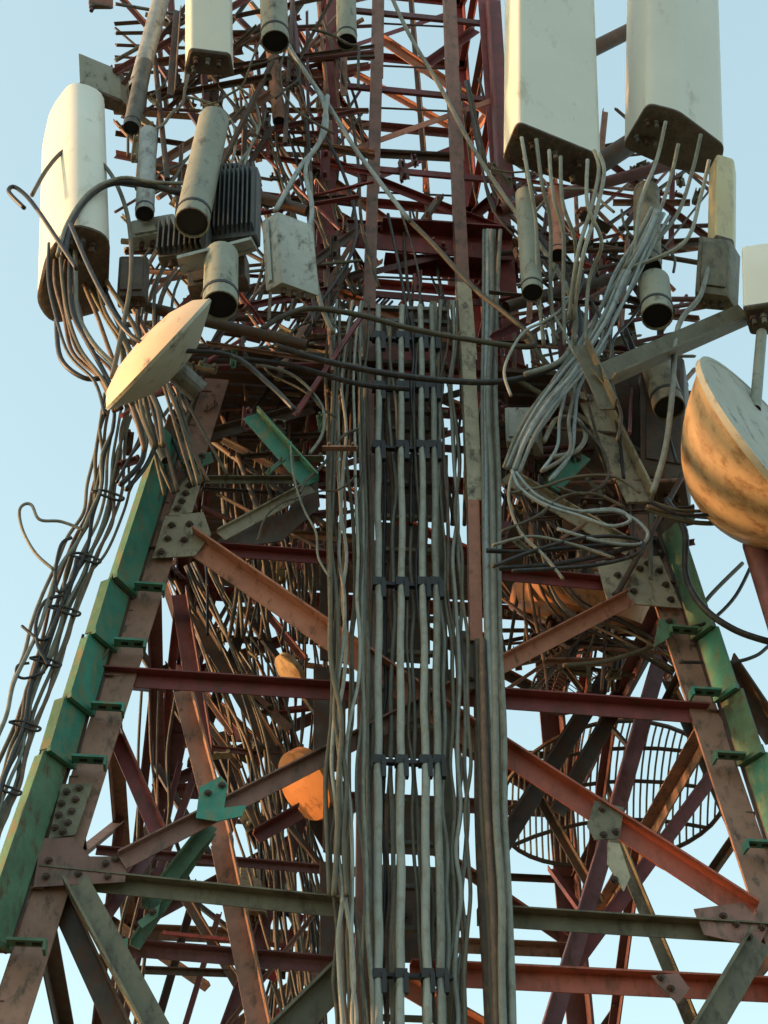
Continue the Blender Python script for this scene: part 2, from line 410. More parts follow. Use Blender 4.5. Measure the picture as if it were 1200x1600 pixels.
for fi, (c0, c1, nn) in enumerate(faces4):
    for i, z in enumerate(levs):
        a, b = sh(*c0, z), sh(*c1, z); q += 1
        bm = bmesh.new(); angle(bm, a - nn * .02, b - nn * .02, .055, .05, .006, nn, 1, -1)
        part(bm, H, M[cols[q % 3]])
        if i + 1 < len(levs) and (i < 5 or fi != 0):
            c, d = sh(*c0, levs[i + 1]), sh(*c1, levs[i + 1])
            if (i + fi) % 2 == 0:
                bm = bmesh.new(); angle(bm, a, d, .05, .035, .006, nn, 1, -1); part(bm, D, M[cols[(q + 3) % 5]])
            else:
                bm = bmesh.new(); angle(bm, b + nn * .012, c + nn * .012, .05, .035, .006, nn, 1, 1); part(bm, D, M[cols[(q + 1) % 5]])
# transition: ring of dark red plates where the shaft leaves the wide body
for i in range(4):
    c0, c1, nn = faces4[i]
    for z in (P(640, 385, 0).z, P(640, 520, 0).z):
        a, b = sh(*c0, z), sh(*c1, z)
        bm = bmesh.new(); cbox(bm, (a + b) / 2 + nn * .03, (b - a).normalized(), nn, V((0, 0, 1)), (b - a).length * .96, .012, .14)
        part(bm, 'ring_plate', M['dred'])
# upper front members by eye
member((595, 62), (775, 185), 17, M['orange'], .25, D, bpx=6)
member((745, 48), (655, 112), 12, M['dred'], .5, D)
member((495, 268), (600, 345), 14, M['orange'], .1, D, bpx=6)
member((800, 290), (740, 340), 14, M['dred'], .1, D)
member((770, 0), (790, 330), 26, M['dred'], -.02, 'leg')
member((596, 372), (800, 386), 34, M['dred'], .0)
member((600, 418), (810, 432), 24, M['dred'], .15)
member((480, 352), (600, 360), 14, M['dred'], .05)
member((590, 243), (722, 250), 11, M['dark'], .1)
member((640, -20), (676, 420), 8, M['dark'], .9, 'inner_post')

# gusset plates with bolts
def gusset(corners, m, bolts, s=-.035, t=.012, label=None):
    ps = [P(x, y, s) for x, y in corners]; bm = bmesh.new(); n = V((0, -1, -0.2)).normalized()
    a = [bm.verts.new(p) for p in ps]; b = [bm.verts.new(p - n * t) for p in ps]
    bm.faces.new(a); bm.faces.new(b[::-1])
    for i in range(len(a)): j = (i + 1) % len(a); bm.faces.new((a[j], a[i], b[i], b[j]))
    o = part(bm, 'gusset_plate', m, label=label)
    for x, y in bolts:
        p = P(x, y, s); bm = bmesh.new(); r = 5.0 * mpx(p)
        ngon_prism(bm, p - n * .004, n, r * 1.3, .006, 12); ngon_prism(bm, p + n * .002, n, r, .016, 6, R.random()); ngon_prism(bm, p + n * .018, n, r * .5, .012, 8)
        part(bm, 'bolt', M['bolt'], o)
gusset([(258, 806), (318, 800), (330, 835), (305, 868), (238, 872)], M['beige'], [(268, 822), (262, 843), (252, 863), (296, 820), (288, 845)])
gusset([(288, 742), (318, 742), (300, 800), (262, 808)], M['beige'], [(296, 760), (290, 772), (284, 784), (277, 796)])
gusset([(932, 878), (1030, 868), (1066, 950), (950, 940)], M['beige'], [(965, 900), (990, 925), (1012, 882), (1030, 893), (1040, 915), (1048, 938), (962, 930), (1000, 890)])
gusset([(64, 1310), (115, 1308), (140, 1338), (200, 1338), (195, 1378), (52, 1386)], M['pink'], [(76, 1345), (72, 1370), (122, 1366), (165, 1350), (168, 1370), (180, 1343)])
gusset([(96, 1225), (146, 1223), (118, 1304), (76, 1310)], M['olive'], [(104, 1238), (96, 1256), (92, 1274), (86, 1294), (124, 1232), (118, 1250), (112, 1268), (106, 1286), (98, 1300)])
gusset([(1085, 1420), (1160, 1410), (1200, 1450), (1185, 1480), (1100, 1460)], M['pink'], [(1130, 1432), (1150, 1445), (1190, 1450), (1170, 1465)])
gusset([(930, 1250), (975, 1262), (968, 1310), (930, 1312), (918, 1290)], M['olive'], [(941, 1265), (943, 1305), (962, 1300)], -.06)
gusset([(950, 1315), (968, 1318), (985, 1370), (975, 1392), (950, 1350)], M['beige'], [(960, 1375)], -.05)
gusset([(1018, 1524), (1060, 1520), (1078, 1545), (1060, 1568), (1030, 1540)], M['pink'], [(1032, 1528), (1048, 1545)], -.02)
gusset([(312, 1230), (345, 1212), (356, 1225), (350, 1262), (385, 1258), (378, 1275), (340, 1283), (306, 1278)], M['teal'], [(347, 1228), (325, 1240)], -.09)
gusset([(215, 1440), (250, 1412), (246, 1432), (222, 1450)], M['green'], [(238, 1425)], -.0)
gusset([(182, 1470), (200, 1465), (198, 1510), (186, 1505)], M['teal'], [(192, 1490)], .0)
gusset([(284, 712), (330, 706), (334, 722), (290, 738)], M['green'], [(315, 714)], -.08)
gusset([(1030, 968), (1056, 965), (1058, 985), (1040, 1000), (1022, 1010)], M['green'], [(1046, 972)], -.07)
gusset([(745, 812), (800, 815), (790, 850), (748, 845)], M['purple'], [(755, 825), (785, 835)], .05)
gusset([(720, 985), (760, 988), (745, 1075), (722, 1080), (712, 1030)], M['dark'], [(730, 1000), (748, 1005), (735, 1060)], -.10)
gusset([(470, 740), (495, 738), (500, 790), (440, 845), (330, 860), (360, 820), (450, 800)], M['dark'], [(484, 755)], .02)
for (x, y) in ((612, 1432), (700, 1440), (640, 1060), (655, 760), (620, 880)):
    gusset([(x - 34, y - 14), (x + 34, y - 10), (x + 32, y + 14), (x - 32, y + 12)], M['dark'], [(x - 20, y), (x + 20, y)], .03)

# ---------------------------------------------------------------- cable ladder in the middle of the face
base = P(640, 1600, -.1); base.z = 0
ladder = thing('cable_ladder', V((base.x, base.y, 0)), 'tall central cable ladder with black clamp bars running up the tower face', 'cable ladder')
def lpath(pts, s, sub=4): return crom([P(x, y, s) for x, y in pts], sub)
def strip(bm, pts, wx, wy):               # rectangular bar along a near-vertical path
    for a, b in zip(pts[:-1], pts[1:]):
        d = b - a
        obox(bm, a - V((wx / 2, wy / 2, 0)), V((wx, 0, 0)), V((0, wy, 0)), d)
def lrail(x0, x1, s, wpx, m, y0=1640, y1=470):
    a, b = P(x0, y0, s), P(x1, y1, s); bm = bmesh.new()
    lo = a + (a - b) * ((a.z - 0.1) / (b.z - a.z)) if y0 > 1600 else a
    wd = wpx * mpx((a + b) / 2)
    n = 10; pts = [lo + (b - lo) * (i / n) for i in range(n + 1)]
    L = b - lo
    obox(bm, lo, L, V((wd, 0, 0)), V((0, .006, 0))); obox(bm, lo + V((0, .006, 0)), L, V((.006, 0, 0)), V((0, .04, 0)))
    finish(bm, 'rail', m, ladder)
lrail(554, 566, -.06, 24, M['pink'])
lrail(700, 672, -.04, 14, M['olive'])
def rung(y, x0, x1, hpx=9, s=-.05, m='clamp'):
    a, b = P(x0, y, s), P(x1, y + 5, s); u = mpx(a); bm = bmesh.new()
    obox(bm, a, b - a, V((0, .03, 0)), V((0, 0, hpx * u)))
    return finish(bm, 'rung' if m != 'clamp' else 'clamp_bar', M[m], ladder)
CL = [(527, 576, 672), (605, 583, 648), (698, 580, 672), (912, 582, 680), (1190, 588, 696), (1524, 586, 708)]
for y, a, b in CL: rung(y, a, b, 6 if y > 800 else 5, -.13)
for y in (480, 500, 565, 640, 668, 752, 806, 858, 964, 1018, 1074, 1134, 1250, 1316, 1384, 1450, 1590):
    rung(y, 560, 700, 7, -.02, 'olive' if y % 4 else 'galvd')
# clamp blocks holding each cable: small black saddle blocks, one by one
CX = [(591, 592, 9), (628, 626, 8), (657, 668, 9), (675, 690, 8)]
for y, a, b in CL:
    f = (y - 480) / 1120
    for xt, xb, r in CX:
        x = xt + (xb - xt) * f; p = P(x, y, -.16); u = mpx(p); bm = bmesh.new()
        cbox(bm, p, V((1, 0, 0)), V((0, 1, 0)), V((0, 0, 1)), 19 * u, .05, 15 * u)
        cbox(bm, p + V((7 * u, -.02, -16 * u)), V((1, 0, 0)), V((0, 1, 0)), V((0, 0, 1)), 7 * u, .03, 32 * u)
        finish(bm, 'clamp_block', M['clamp'], ladder)
def tray(quads, s, m, label):
    root = thing('cable_tray', P(quads[0][0], quads[0][3], s), label, 'cable tray')
    for x0, x1, y0, y1 in quads:
        c = [P(x0, y0, s), P(x1, y0 + 6, s), P(x1, y1 + 6, s), P(x0, y1, s)]; b = V((0, .012, 0)); bm = bmesh.new()
        hexa(bm, c + [q + b for q in c]); finish(bm, 'back_plate', m, root)
    return root
tray([(566, 700, 476, 560), (580, 690, 590, 690), (566, 700, 705, 800), (590, 660, 815, 905), (572, 704, 1040, 1180), (586, 672, 925, 1030), (574, 690, 1240, 1330), (574, 712, 1350, 1500)], .22, M['dark'], 'broken dark cable tray sheets behind the clamped feeders')
tray([(500, 545, 860, 1030), (490, 540, 1040, 1200), (505, 540, 1215, 1330), (500, 542, 1345, 1500)], .5, M['dark'], 'grimy brown cable tray left of the ladder')
# the two tall bare angle posts beside it: climbing ladder rails seen up the shaft
cl = thing('climbing_ladder', V((P(745, 1600).x, P(745, 1600).y, 0)), 'narrow climbing ladder with two bare angle rails rising up through the red shaft', 'ladder')
def post(pts, s, wpx, mm, nm='rail', par=None):
    ps = [P(x, y, s) for x, y in pts]; bm = bmesh.new()
    for a, b in zip(ps[:-1], ps[1:]):
        u = wpx * mpx(a); L = b - a
        obox(bm, a, L, V((u, 0, 0)), V((0, .007, 0))); obox(bm, a + V((0, .007, 0)), L, V((.007, 0, 0)), V((0, u * .8, 0)))
    return finish(bm, nm, mm, par)
post([(568, 480), (574, 300), (580, 120), (584, -60)], -.08, 19, M['pink'], par=cl)
post([(735, 1000), (731, 780)], -.12, 20, M['orange'], par=cl)
post([(731, 780), (722, 560), (714, 440)], -.12, 24, M['beige'], par=cl)
post([(714, 440), (706, 250), (698, 100), (692, -60)], -.10, 20, M['pink'], par=cl)
for y in list(range(-30, 480, 66)):
    a, b = P(584 - y * .03, y, .0), P(700 + y * .04, y + 6, .0); bm = bmesh.new(); tube(bm, [a, b], .008, 6); finish(bm, 'rung', M['dark'], cl, True)

# ---------------------------------------------------------------- cables
NCAB = [0]
def cable(pts, rpx, m, label, group=None, s=-.15, jit=0.0, sub=6, name='cable', cat='cable', ds=0.0):
    ps = []
    for t in pts:
        x, y = t[0], t[1]; ss = t[2] if len(t) > 2 else s
        ps.append(P(x + R.uniform(-jit, jit), y, ss + R.uniform(-ds, ds)))
    ps = crom(ps, sub); u = mpx(ps[len(ps) // 2]); bm = bmesh.new(); tube(bm, ps, rpx * u, 7)
    o = finish(bm, name, M[m], None, True); tag(o, label, cat, group); NCAB[0] += 1
    return o
def dens(pts, n):                          # resample a pixel path
    out = []; seg = []
    L = [0]
    for a, b in zip(pts[:-1], pts[1:]): L.append(L[-1] + math.hypot(b[0] - a[0], b[1] - a[1]))
    for i in range(n):
        d = L[-1] * i / (n - 1); j = 0
        while j < len(L) - 2 and L[j + 1] < d: j += 1
        f = (d - L[j]) / max(1e-6, L[j + 1] - L[j]); a, b = pts[j], pts[j + 1]
        sa = a[2] if len(a) > 2 else None; sb = b[2] if len(b) > 2 else None
        p = (a[0] + (b[0] - a[0]) * f, a[1] + (b[1] - a[1]) * f)
        if sa is not None and sb is not None: p = p + (sa + (sb - sa) * f,)
        out.append(p)
    return out
def bundle(pts, n, spread, rpx, mats, label, group, s=-.15, step=55, wob=5, ds=.06, ends=(0, 0), cross=0.35, ords=None):
    L = sum(math.hypot(b[0] - a[0], b[1] - a[1]) for a, b in zip(pts[:-1], pts[1:]))
    k = max(4, int(L / step)); base_ = dens(pts, k)
    for i in range(n):
        o0 = (i + .5) / n * 2 - 1; o = o0; q = []
        e0 = R.uniform(-ends[0], ends[0]); e1 = R.uniform(-ends[1], ends[1]); sd = R.uniform(-ds, ds)
        drift = R.uniform(-cross, cross); ph = R.uniform(0, 6.28)
        for j, p in enumerate(base_):
            a = base_[max(0, j - 1)]; b = base_[min(k - 1, j + 1)]
            dx, dy = b[0] - a[0], b[1] - a[1]; l = math.hypot(dx, dy) or 1
            nx, ny = -dy / l, dx / l; t = j / (k - 1)
            off = (o + drift * math.sin(ph + t * 5)) * spread + R.uniform(-wob, wob)
            ss = p[2] if len(p) > 2 else s
            fe = e0 * max(0, 1 - t * 4) + e1 * max(0, t * 4 - 3)
            q.append((p[0] + nx * (off + fe), p[1] + ny * (off + fe), ss + sd + R.uniform(-.01, .01)))
        r = rpx * R.uniform(.75, 1.2)
        lb = label if not ords else '%s cable from the right in the tight straight bundle beside the bare post' % ords[i]
        cable(q, r, mats[i % len(mats)] if R.random() < .7 else R.choice(mats), lb, group)
# four main grey cables held in the clamps
for i, ((xt, xb, r), lab) in enumerate(zip(CX, ('leftmost', 'second from the left', 'third from the left', 'rightmost'))):
    pts = [(xt + (xb - xt) * (y - 480) / 1120 + R.uniform(-1.3, 1.3), y) for y in range(478, 1690, 52)]
    cable(pts, 6.2, 'c_light' if i < 3 else 'c_grey', 'pale grey feeder cable, %s of the four held in the black clamps' % lab, 'feeder cables in the clamps', s=-.165)
bundle([(600, 500), (612, 800), (610, 1200), (612, 1660)], 4, 14, 3.6, ['c_olive', 'c_grey', 'c_brown', 'c_black'], 'thin cable running behind the clamped feeders on the central ladder', 'thin cables behind the clamped feeders', -.08, 60, 4)
bundle([(645, 490), (648, 800), (655, 1200), (672, 1660)], 4, 16, 3.6, ['c_olive', 'c_black', 'c_grey', 'c_olive'], 'thin cable running behind the clamped feeders on the central ladder', 'thin cables behind the clamped feeders', -.08, 60, 4)
bundle([(548, 470), (538, 640), (548, 900), (536, 1200), (546, 1420), (555, 1660)], 8, 24, 3.0, ['c_grey', 'c_dark', 'c_grey', 'c_olive', 'c_light', 'c_brown'], 'wavy grey cable hanging along the left edge of the central ladder', 'cables along the left edge of the ladder', -.18, 60, 6, cross=.5)
bundle([(520, 480), (512, 760), (522, 1000), (528, 1250), (530, 1400)], 3, 12, 3.6, ['c_olive', 'c_grey'], 'loose wavy cable left of the ladder bundle', 'loose cables left of the ladder bundle', -.2, 80, 8)
bundle([(566, 500), (572, 900), (575, 1300), (590, 1660)], 3, 8, 3.0, ['c_olive', 'c_grey', 'c_olive'], 'straight olive cable between ladder rail and clamped feeders', 'cables between rail and feeders', -.12, 90, 3)
bundle([(700, 470), (694, 640), (702, 820), (712, 1000), (716, 1200), (716, 1400), (706, 1660)], 7, 18, 3.2, ['c_olive', 'c_grey', 'c_light', 'c_brown', 'c_olive'], 'grey cable just right of the central ladder', 'cables right of the ladder', -.12, 60, 6, cross=.5)
bundle([(768, 360), (764, 640), (770, 900), (774, 1100), (778, 1300), (790, 1660)], 5, 14, 5.0, ['c_grey', 'c_olive', 'c_grey', 'c_blue'], 'thick straight grey cable in the tight bundle right of the bare post', 'tight bundle right of the bare post', -.2, 110, 2.5, cross=.05, ords=('first', 'second', 'third', 'fourth', 'fifth'))
bundle([(748, 1000), (757, 1300), (772, 1660)], 3, 10, 6, ['c_brown', 'c_olive'], 'thick brown cable behind the tight right bundle', 'thick brown cables', -.1, 110, 2)
# left outside bundle hanging off the leg, loops and ties
bundle([(205, 560, -.2), (180, 690), (160, 790), (118, 880), (85, 980), (50, 1080), (8, 1220), (-40, 1400)], 12, 26, 3.4, ['c_olive', 'c_grey', 'c_black', 'c_brown', 'c_grey'], 'thin cable in the long slanting bundle outside the left leg', 'slanting bundle outside the left leg', -.2, 45, 6, cross=.4, ends=(20, 20)) if False else None
bundle([(190, 620), (172, 720), (158, 800), (118, 890), (85, 985), (50, 1080), (8, 1220), (-50, 1400)], 13, 27, 3.3, ['c_olive', 'c_grey', 'c_black', 'c_brown', 'c_grey'], 'thin cable in the long slanting bundle outside the left leg', 'slanting bundle outside the left leg', -.2, 45, 6, cross=.4)
bundle([(150, 1000), (110, 1100), (66, 1220), (20, 1360), (-40, 1520)], 8, 20, 3.4, ['c_olive', 'c_brown', 'c_grey', 'c_black'], 'brownish cable sagging down close behind the left leg', 'cables close behind the left leg', -.02, 60, 5)
cable([(130, 828), (95, 815), (62, 812), (50, 790), (38, 788), (30, 800), (36, 830), (56, 865), (84, 890)], 2.6, 'c_grey', 'small loop of grey wire sticking out into the sky left of the bundle', s=-.3)
cable([(112, 840), (95, 852), (86, 900), (92, 925), (112, 905), (120, 870)], 3, 'c_black', 'black cable loop bulging from the left bundle at mid height', s=-.25)
cable([(98, 930), (70, 940), (56, 975), (60, 1010), (76, 1040)], 3, 'c_black', 'dark cable bow on the left bundle below the wire loop', s=-.25)
cable([(46, 1036), (28, 1040), (26, 1054), (40, 1060), (70, 1050)], 2.4, 'c_black', 'tiny hooked wire end low on the left bundle', s=-.25)
cable([(34, 978), (48, 990), (62, 1000), (80, 995)], 2.6, 'c_black', 'short dark wire stub sticking left out of the bundle', s=-.25)
# the loops round the big left panel
cable([(50, 305), (75, 262), (105, 233), (140, 240), (175, 275), (200, 340), (205, 430), (190, 520), (175, 590)], 3.4, 'c_olive', 'brown cable looping in front of the left panel antenna', s=-.95)
cable([(38, 325), (14, 300), (22, 292), (40, 305), (60, 330), (90, 375), (120, 420)], 3.6, 'c_black', 'dark wire with a hooked end sticking out left of the panel antenna', s=-1.05)
cable([(100, 400), (112, 345), (140, 305), (180, 285), (240, 290), (290, 300), (330, 265), (380, 262), (405, 290)], 5.5, 'c_black', 'thick black jumper cable sweeping from the left panel to the finned radio', s=-1.0)
cable([(90, 400), (105, 350), (140, 300), (190, 278), (240, 285), (300, 285), (330, 270)], 3.2, 'c_grey', 'thin grey cable alongside the thick black jumper', s=-1.02)
# drop cables under the left panel
bundle([(100, 380, -.95), (100, 450), (120, 530), (165, 590), (185, 640)], 7, 22, 3.6, ['c_olive', 'c_grey', 'c_black', 'c_brown'], 'drop cable hanging from the underside of the left panel', 'drop cables of the left panel', -.8, 45, 6)
bundle([(140, 380), (150, 450), (190, 520), (215, 600), (240, 700)], 7, 20, 3.6, ['c_olive', 'c_black', 'c_brown', 'c_grey'], 'cable falling from the left panel past the small dish', 'cables falling past the small dish', -.6, 45, 7)
cable([(88, 500), (95, 560), (130, 590), (165, 590)], 4.2, 'c_black', 'black cable bow below the left panel underside', s=-.8)
cable([(110, 350), (150, 440), (200, 520), (260, 545), (360, 555), (420, 600), (460, 640)], 4.0, 'c_black', 'black cable crossing in front of the small left dish', s=-1.25)
bundle([(210, 640), (240, 700), (190, 760)], 5, 14, 3, ['c_black', 'c_olive', 'c_grey'], 'short wire hanging under the small left dish', 'wires under the small dish', -.4, 40, 6)
# long arcs across the middle
cable([(408, 515), (440, 495), (485, 482), (560, 492), (640, 513), (730, 530), (822, 542), (832, 528), (790, 490), (740, 450), (680, 385), (640, 345)], 4.6, 'c_olive', 'long brown cable arching across the face with a hairpin turn at right', s=-.42)
cable([(430, 540), (500, 562), (600, 583), (700, 595), (780, 596), (850, 580), (900, 545), (905, 500), (890, 440), (850, 380), (800, 310)], 5.0, 'c_black', 'long black cable sagging across the ladder and rising to the right', s=-.45)
cable([(370, 560), (450, 570), (560, 600), (640, 608)], 4.2, 'c_black', 'short black cable ending on the second clamp bar', s=-.38)
cable([(605, -20), (640, 55), (690, 140), (735, 225), (790, 310), (840, 378), (880, 440), (900, 500), (880, 560), (820, 585)], 3.8, 'c_grey', 'grey cable running diagonally down the shaft to the right', s=-.5)
cable([(440, 60), (470, 105), (510, 160), (550, 225), (575, 260), (640, 345)], 3.6, 'c_blue', 'blue grey cable crossing diagonally left of the bare post', s=-.45)
cable([(420, 20), (462, 90), (500, 150), (510, 200), (478, 260), (488, 330), (470, 400)], 3.6, 'c_blue', 'blue grey cable bending sharply near the top pipe', s=-.5)
cable([(430, 330), (470, 260), (500, 220), (512, 150)], 4, 'c_blue', 'blue grey cable rising from the pale radio box', s=-.5)
cable([(485, 270), (490, 400), (500, 470), (520, 520)], 4, 'c_grey', 'grey cable hanging left of the bare post', s=-.4)
# pale bundle on the right
bundle([(1030, 330, -.9), (975, 440, -.7), (925, 540, -.55), (860, 620, -.45), (820, 680, -.4), (800, 735, -.3)], 9, 15, 3.0, ['c_blue', 'c_light', 'c_blue', 'c_grey'], 'pale blue grey cable in the bright bundle slanting down from the right antennas', 'bright slanting bundle at right', -.5, 50, 4, cross=.25)
for pts, m_, r_, lab in (
    ([(800, 735), (812, 762), (850, 788), (905, 806), (955, 822), (985, 812), (960, 796), (905, 800)], 'c_blue', 3.0, 'blue grey cable curling back in a small loop under the bright bundle'),
    ([(806, 738), (840, 775), (900, 798), (968, 800), (1010, 828), (1000, 850), (940, 846), (870, 826)], 'c_blue', 2.8, 'blue grey cable making the widest loop under the bright bundle'),
    ([(770, 885), (830, 862), (900, 842), (960, 838), (1003, 846), (990, 868), (920, 884), (800, 892)], 'c_black', 3.2, 'black cable folded back on itself above the right red beam'),
    ([(785, 830), (840, 806), (880, 776), (930, 772), (975, 792)], 'c_dark', 2.8, 'dark cable humped over the beige diagonal at right'),
    ([(770, 852), (830, 838), (900, 852), (960, 872)], 'c_grey', 2.6, 'grey cable lying slack left of the big bolted gusset'),
    ([(800, 742), (795, 780), (812, 830), (850, 868), (880, 905)], 'c_grey', 2.6, 'grey cable dropping from the end of the bright bundle'),
    ([(905, 660), (940, 700), (950, 745), (915, 772), (870, 760)], 'c_dark', 2.6, 'dark cable bowed beside the beige leg stretch'),
    ([(1000, 770), (960, 745), (900, 745), (850, 760), (800, 770)], 'c_olive', 2.6, 'olive cable stretched level behind the bright bundle end')):
    cable(pts, r_, m_, lab, s=-.42)
bundle([(860, 520), (915, 480), (905, 560), (880, 640), (890, 700), (850, 740)], 3, 14, 2.8, ['c_blue', 'c_grey'], 'grey cable looping beside the bright bundle', 'loops beside the bright bundle', -.45, 40, 8)
cable([(860, 715), (900, 705), (915, 680), (900, 655), (870, 655), (850, 690)], 4, 'c_grey', 'round grey cable coil above the short teal brace', s=-.4)
cable([(1110, 395), (1095, 460), (1060, 510), (1050, 620), (1040, 700), (1020, 770)], 4.6, 'c_grey', 'single grey cable hanging past the open pipe to the right leg', s=-.75)
for i, (x, y) in enumerate(((815, 215), (838, 218), (858, 235), (876, 245), (918, 250))):
    cable([(x, y, -1.15), (x + 12 - i * 3, y + 70, -1.05), (x + 22, y + 130, -.9), (840 + i * 20, 440, -.7), (850 + i * 16, 540, -.5)], 3.2, ['c_light', 'c_grey'][i % 2], 'pale jumper cable plugged into the underside of the middle right antenna', 'jumpers under the middle right antenna')
for i, (x, y) in enumerate(((928, 235), (936, 240))):
    cable([(x, y, -1.15), (x + 8, y + 30, -1.1), (x - 4, y + 90, -1.0), (x - 25, y + 160, -.9), (x - 40, 500, -.6)], 3.4, 'c_light', 'pale cable curling round the right corner of the middle right antenna', 'cables round the antenna corner')
for i, (x, y) in enumerate(((1040, 190), (1095, 210), (1108, 250), (1060, 225))):
    cable([(x, y, -1.15), (x - 14, y + 60, -1.0), (x - 40, y + 130, -.9), (990 - i * 5, 420, -.75)], 3.2, ['c_light', 'c_grey'][i % 2], 'jumper cable plugged into the underside of the outer right antenna', 'jumpers under the outer right antenna')
# right: black arcs over the sky
cable([(1040, 780), (1070, 830), (1072, 900), (1100, 950), (1150, 985), (1210, 1005)], 5.5, 'c_black', 'thick black cable curving round the right leg over open sky', s=-.3)
cable([(1180, 870), (1150, 930), (1110, 970), (1080, 980)], 3, 'c_black', 'thin dark wire across the sky right of the leg', s=-.1)
cable([(1160, 880), (1110, 930), (1060, 990), (960, 1030), (880, 1040)], 3.6, 'c_olive', 'olive cable crossing behind the right leg', s=.1)
cable([(1200, 1010), (1180, 1025), (1140, 1035), (1060, 1035)], 3, 'c_black', 'thin dark wire leaving to the right below the thick black cable', s=.0)
bundle([(1010, 790), (1080, 810), (1150, 800), (1210, 830)], 4, 10, 3.4, ['c_olive', 'c_black', 'c_brown'], 'dark cable passing under the big golden dish', 'cables under the golden dish', -.5, 40, 5)
cable([(760, 860), (820, 862), (900, 855), (980, 850)], 4, 'c_black', 'black cable lying level over the right red beam', s=-.35)
cable([(780, 888), (880, 880), (960, 862), (1000, 850)], 4, 'c_black', 'second black cable just above the right red beam', s=-.33)
rr = random.Random(4)
for k, (x, y) in enumerate(((168, 770), (132, 868), (100, 950), (70, 1030), (38, 1130), (8, 1230))):
    cable([(x - 24, y - 2), (x - 8, y - 4), (x + 10, y + 1), (x + 25, y + 8), (x + 18, y + 12), (x - 4, y + 5), (x - 24, y - 2)], 2.2, 'c_black',
          'black tie strap round the slanting left bundle, %s from the top' % ('first', 'second', 'third', 'fourth', 'fifth', 'sixth')[k], 'tie straps on the left bundle', s=-.24, name='tie_strap', cat='strap')
rr = random.Random(12)
for (x0, y0, x1, y1, s_, n, lab, grp) in ((200, 20, 560, 320, -.55, 13, 'thin loose wire looping among the upper left poles', 'loose wires at upper left'),
                                     (770, 270, 1080, 560, -.6, 9, 'thin loose wire looping below the big right antennas', 'loose wires at upper right'),
                                     (380, 480, 560, 820, -.3, 7, 'thin loose wire straggling across the teal brace', 'loose wires by the teal brace')):
    for k in range(n):
        x, y = rr.uniform(x0, x1), rr.uniform(y0, y1); a_ = rr.uniform(0, 6.28); q = [(x, y)]
        for t in range(6):
            a_ += rr.uniform(-.8, .8); x += math.cos(a_) * 30; y += math.sin(a_) * 30 + 8
            x = min(max(x, x0), x1); q.append((x, y))
        cable(q, rr.uniform(1.6, 2.8), rr.choice(['c_black', 'c_dark', 'c_grey', 'c_light', 'c_olive']), lab, grp, s=s_)
# masses inside and behind the tower
reg = [  # path, n, spread, label, group, s
    ([(300, 880), (400, 1100), (440, 1300), (500, 1640)], 18, 50, 'dark cable in the mass running down the inside of the tower left of the ladder', 'inner cable mass left of the ladder', .9),
    ([(420, 860), (450, 1050), (440, 1250), (470, 1460), (440, 1660)], 20, 60, 'brown cable in the loose curtain behind the left diagonal', 'cable curtain behind the left diagonal', 1.3),
    ([(560, 430), (460, 560), (400, 720), (430, 880), (420, 1000)], 17, 75, 'dark cable tangled behind the teal brace', 'tangle behind the teal brace', .5),
    ([(830, 520), (860, 700), (900, 860), (880, 1040)], 18, 80, 'dark cable tangled behind the right cable loops', 'tangle behind the right loops', .5),
    ([(800, 760), (900, 960), (1000, 1000), (1060, 1040)], 7, 26, 'olive cable sagging behind the right gusset plate', 'cables behind the right gusset', .3),
    ([(250, 1080), (240, 1300), (200, 1480), (180, 1640)], 4, 30, 'thin dark wire hanging inside the left leg', 'wires inside the left leg', .9),
    ([(330, 340), (250, 420), (230, 520), (260, 640), (300, 760)], 10, 40, 'brown cable knotted round the left antenna mounts', 'knots round the left mounts', -.3),
    ([(400, 120), (440, 250), (480, 380), (450, 500)], 16, 70, 'dark cable threading between radio boxes and shaft', 'cables between radios and shaft', -.1),
    ([(760, 120), (800, 300), (900, 420), (950, 560), (1000, 740)], 9, 60, 'dark cable threading behind the right antennas', 'cables behind the right antennas', -.1),
    ([(480, 40), (530, 200), (520, 340), (560, 460)], 7, 40, 'thin cable descending left side of the red shaft', 'cables on the left side of the shaft', -.05),
    ([(640, 330), (660, 480), (690, 640), (690, 820)], 7, 40, 'thin cable fanning out of the shaft above the ladder', 'cables fanning above the ladder', .1),
]
for pts, n, sp, lab, grp, s in reg:
    bundle(pts, n, sp, 2.5, ['c_dark', 'c_black', 'c_brown', 'c_olive', 'c_dark'], lab, grp, s, 80, 6, .25, cross=.55)

# ---------------------------------------------------------------- antennas
UP = V((0, 0, 1))
def rounded(poly, rad, n=4):               # round the corners of a 3-D polygon
    out = []; N = len(poly)
    for i in range(N):
        p = poly[i]; a = (poly[i - 1] - p); b = (poly[(i + 1) % N] - p)
        r = min(rad, a.length * .45, b.length * .45); a = p + a.normalized() * r; b = p + b.normalized() * r
        for k in range(n + 1):
            t = k / n; out.append(a * (1 - t) ** 2 + p * 2 * t * (1 - t) + b * t * t)
    return out
def loft(bm, rings, cap=True):
    vs = [[bm.verts.new(p) for p in r] for r in rings]; n = len(vs[0])
    for a, b in zip(vs[:-1], vs[1:]):
        for i in range(n): j = (i + 1) % n; bm.faces.new((a[i], a[j], b[j], b[i]))
    if cap: bm.faces.new(vs[0][::-1]); bm.faces.new(vs[-1])
def scale_ring(r, f):
    c = sum(r, V((0, 0, 0))) / len(r); return [c + (p - c) * f for p in r]
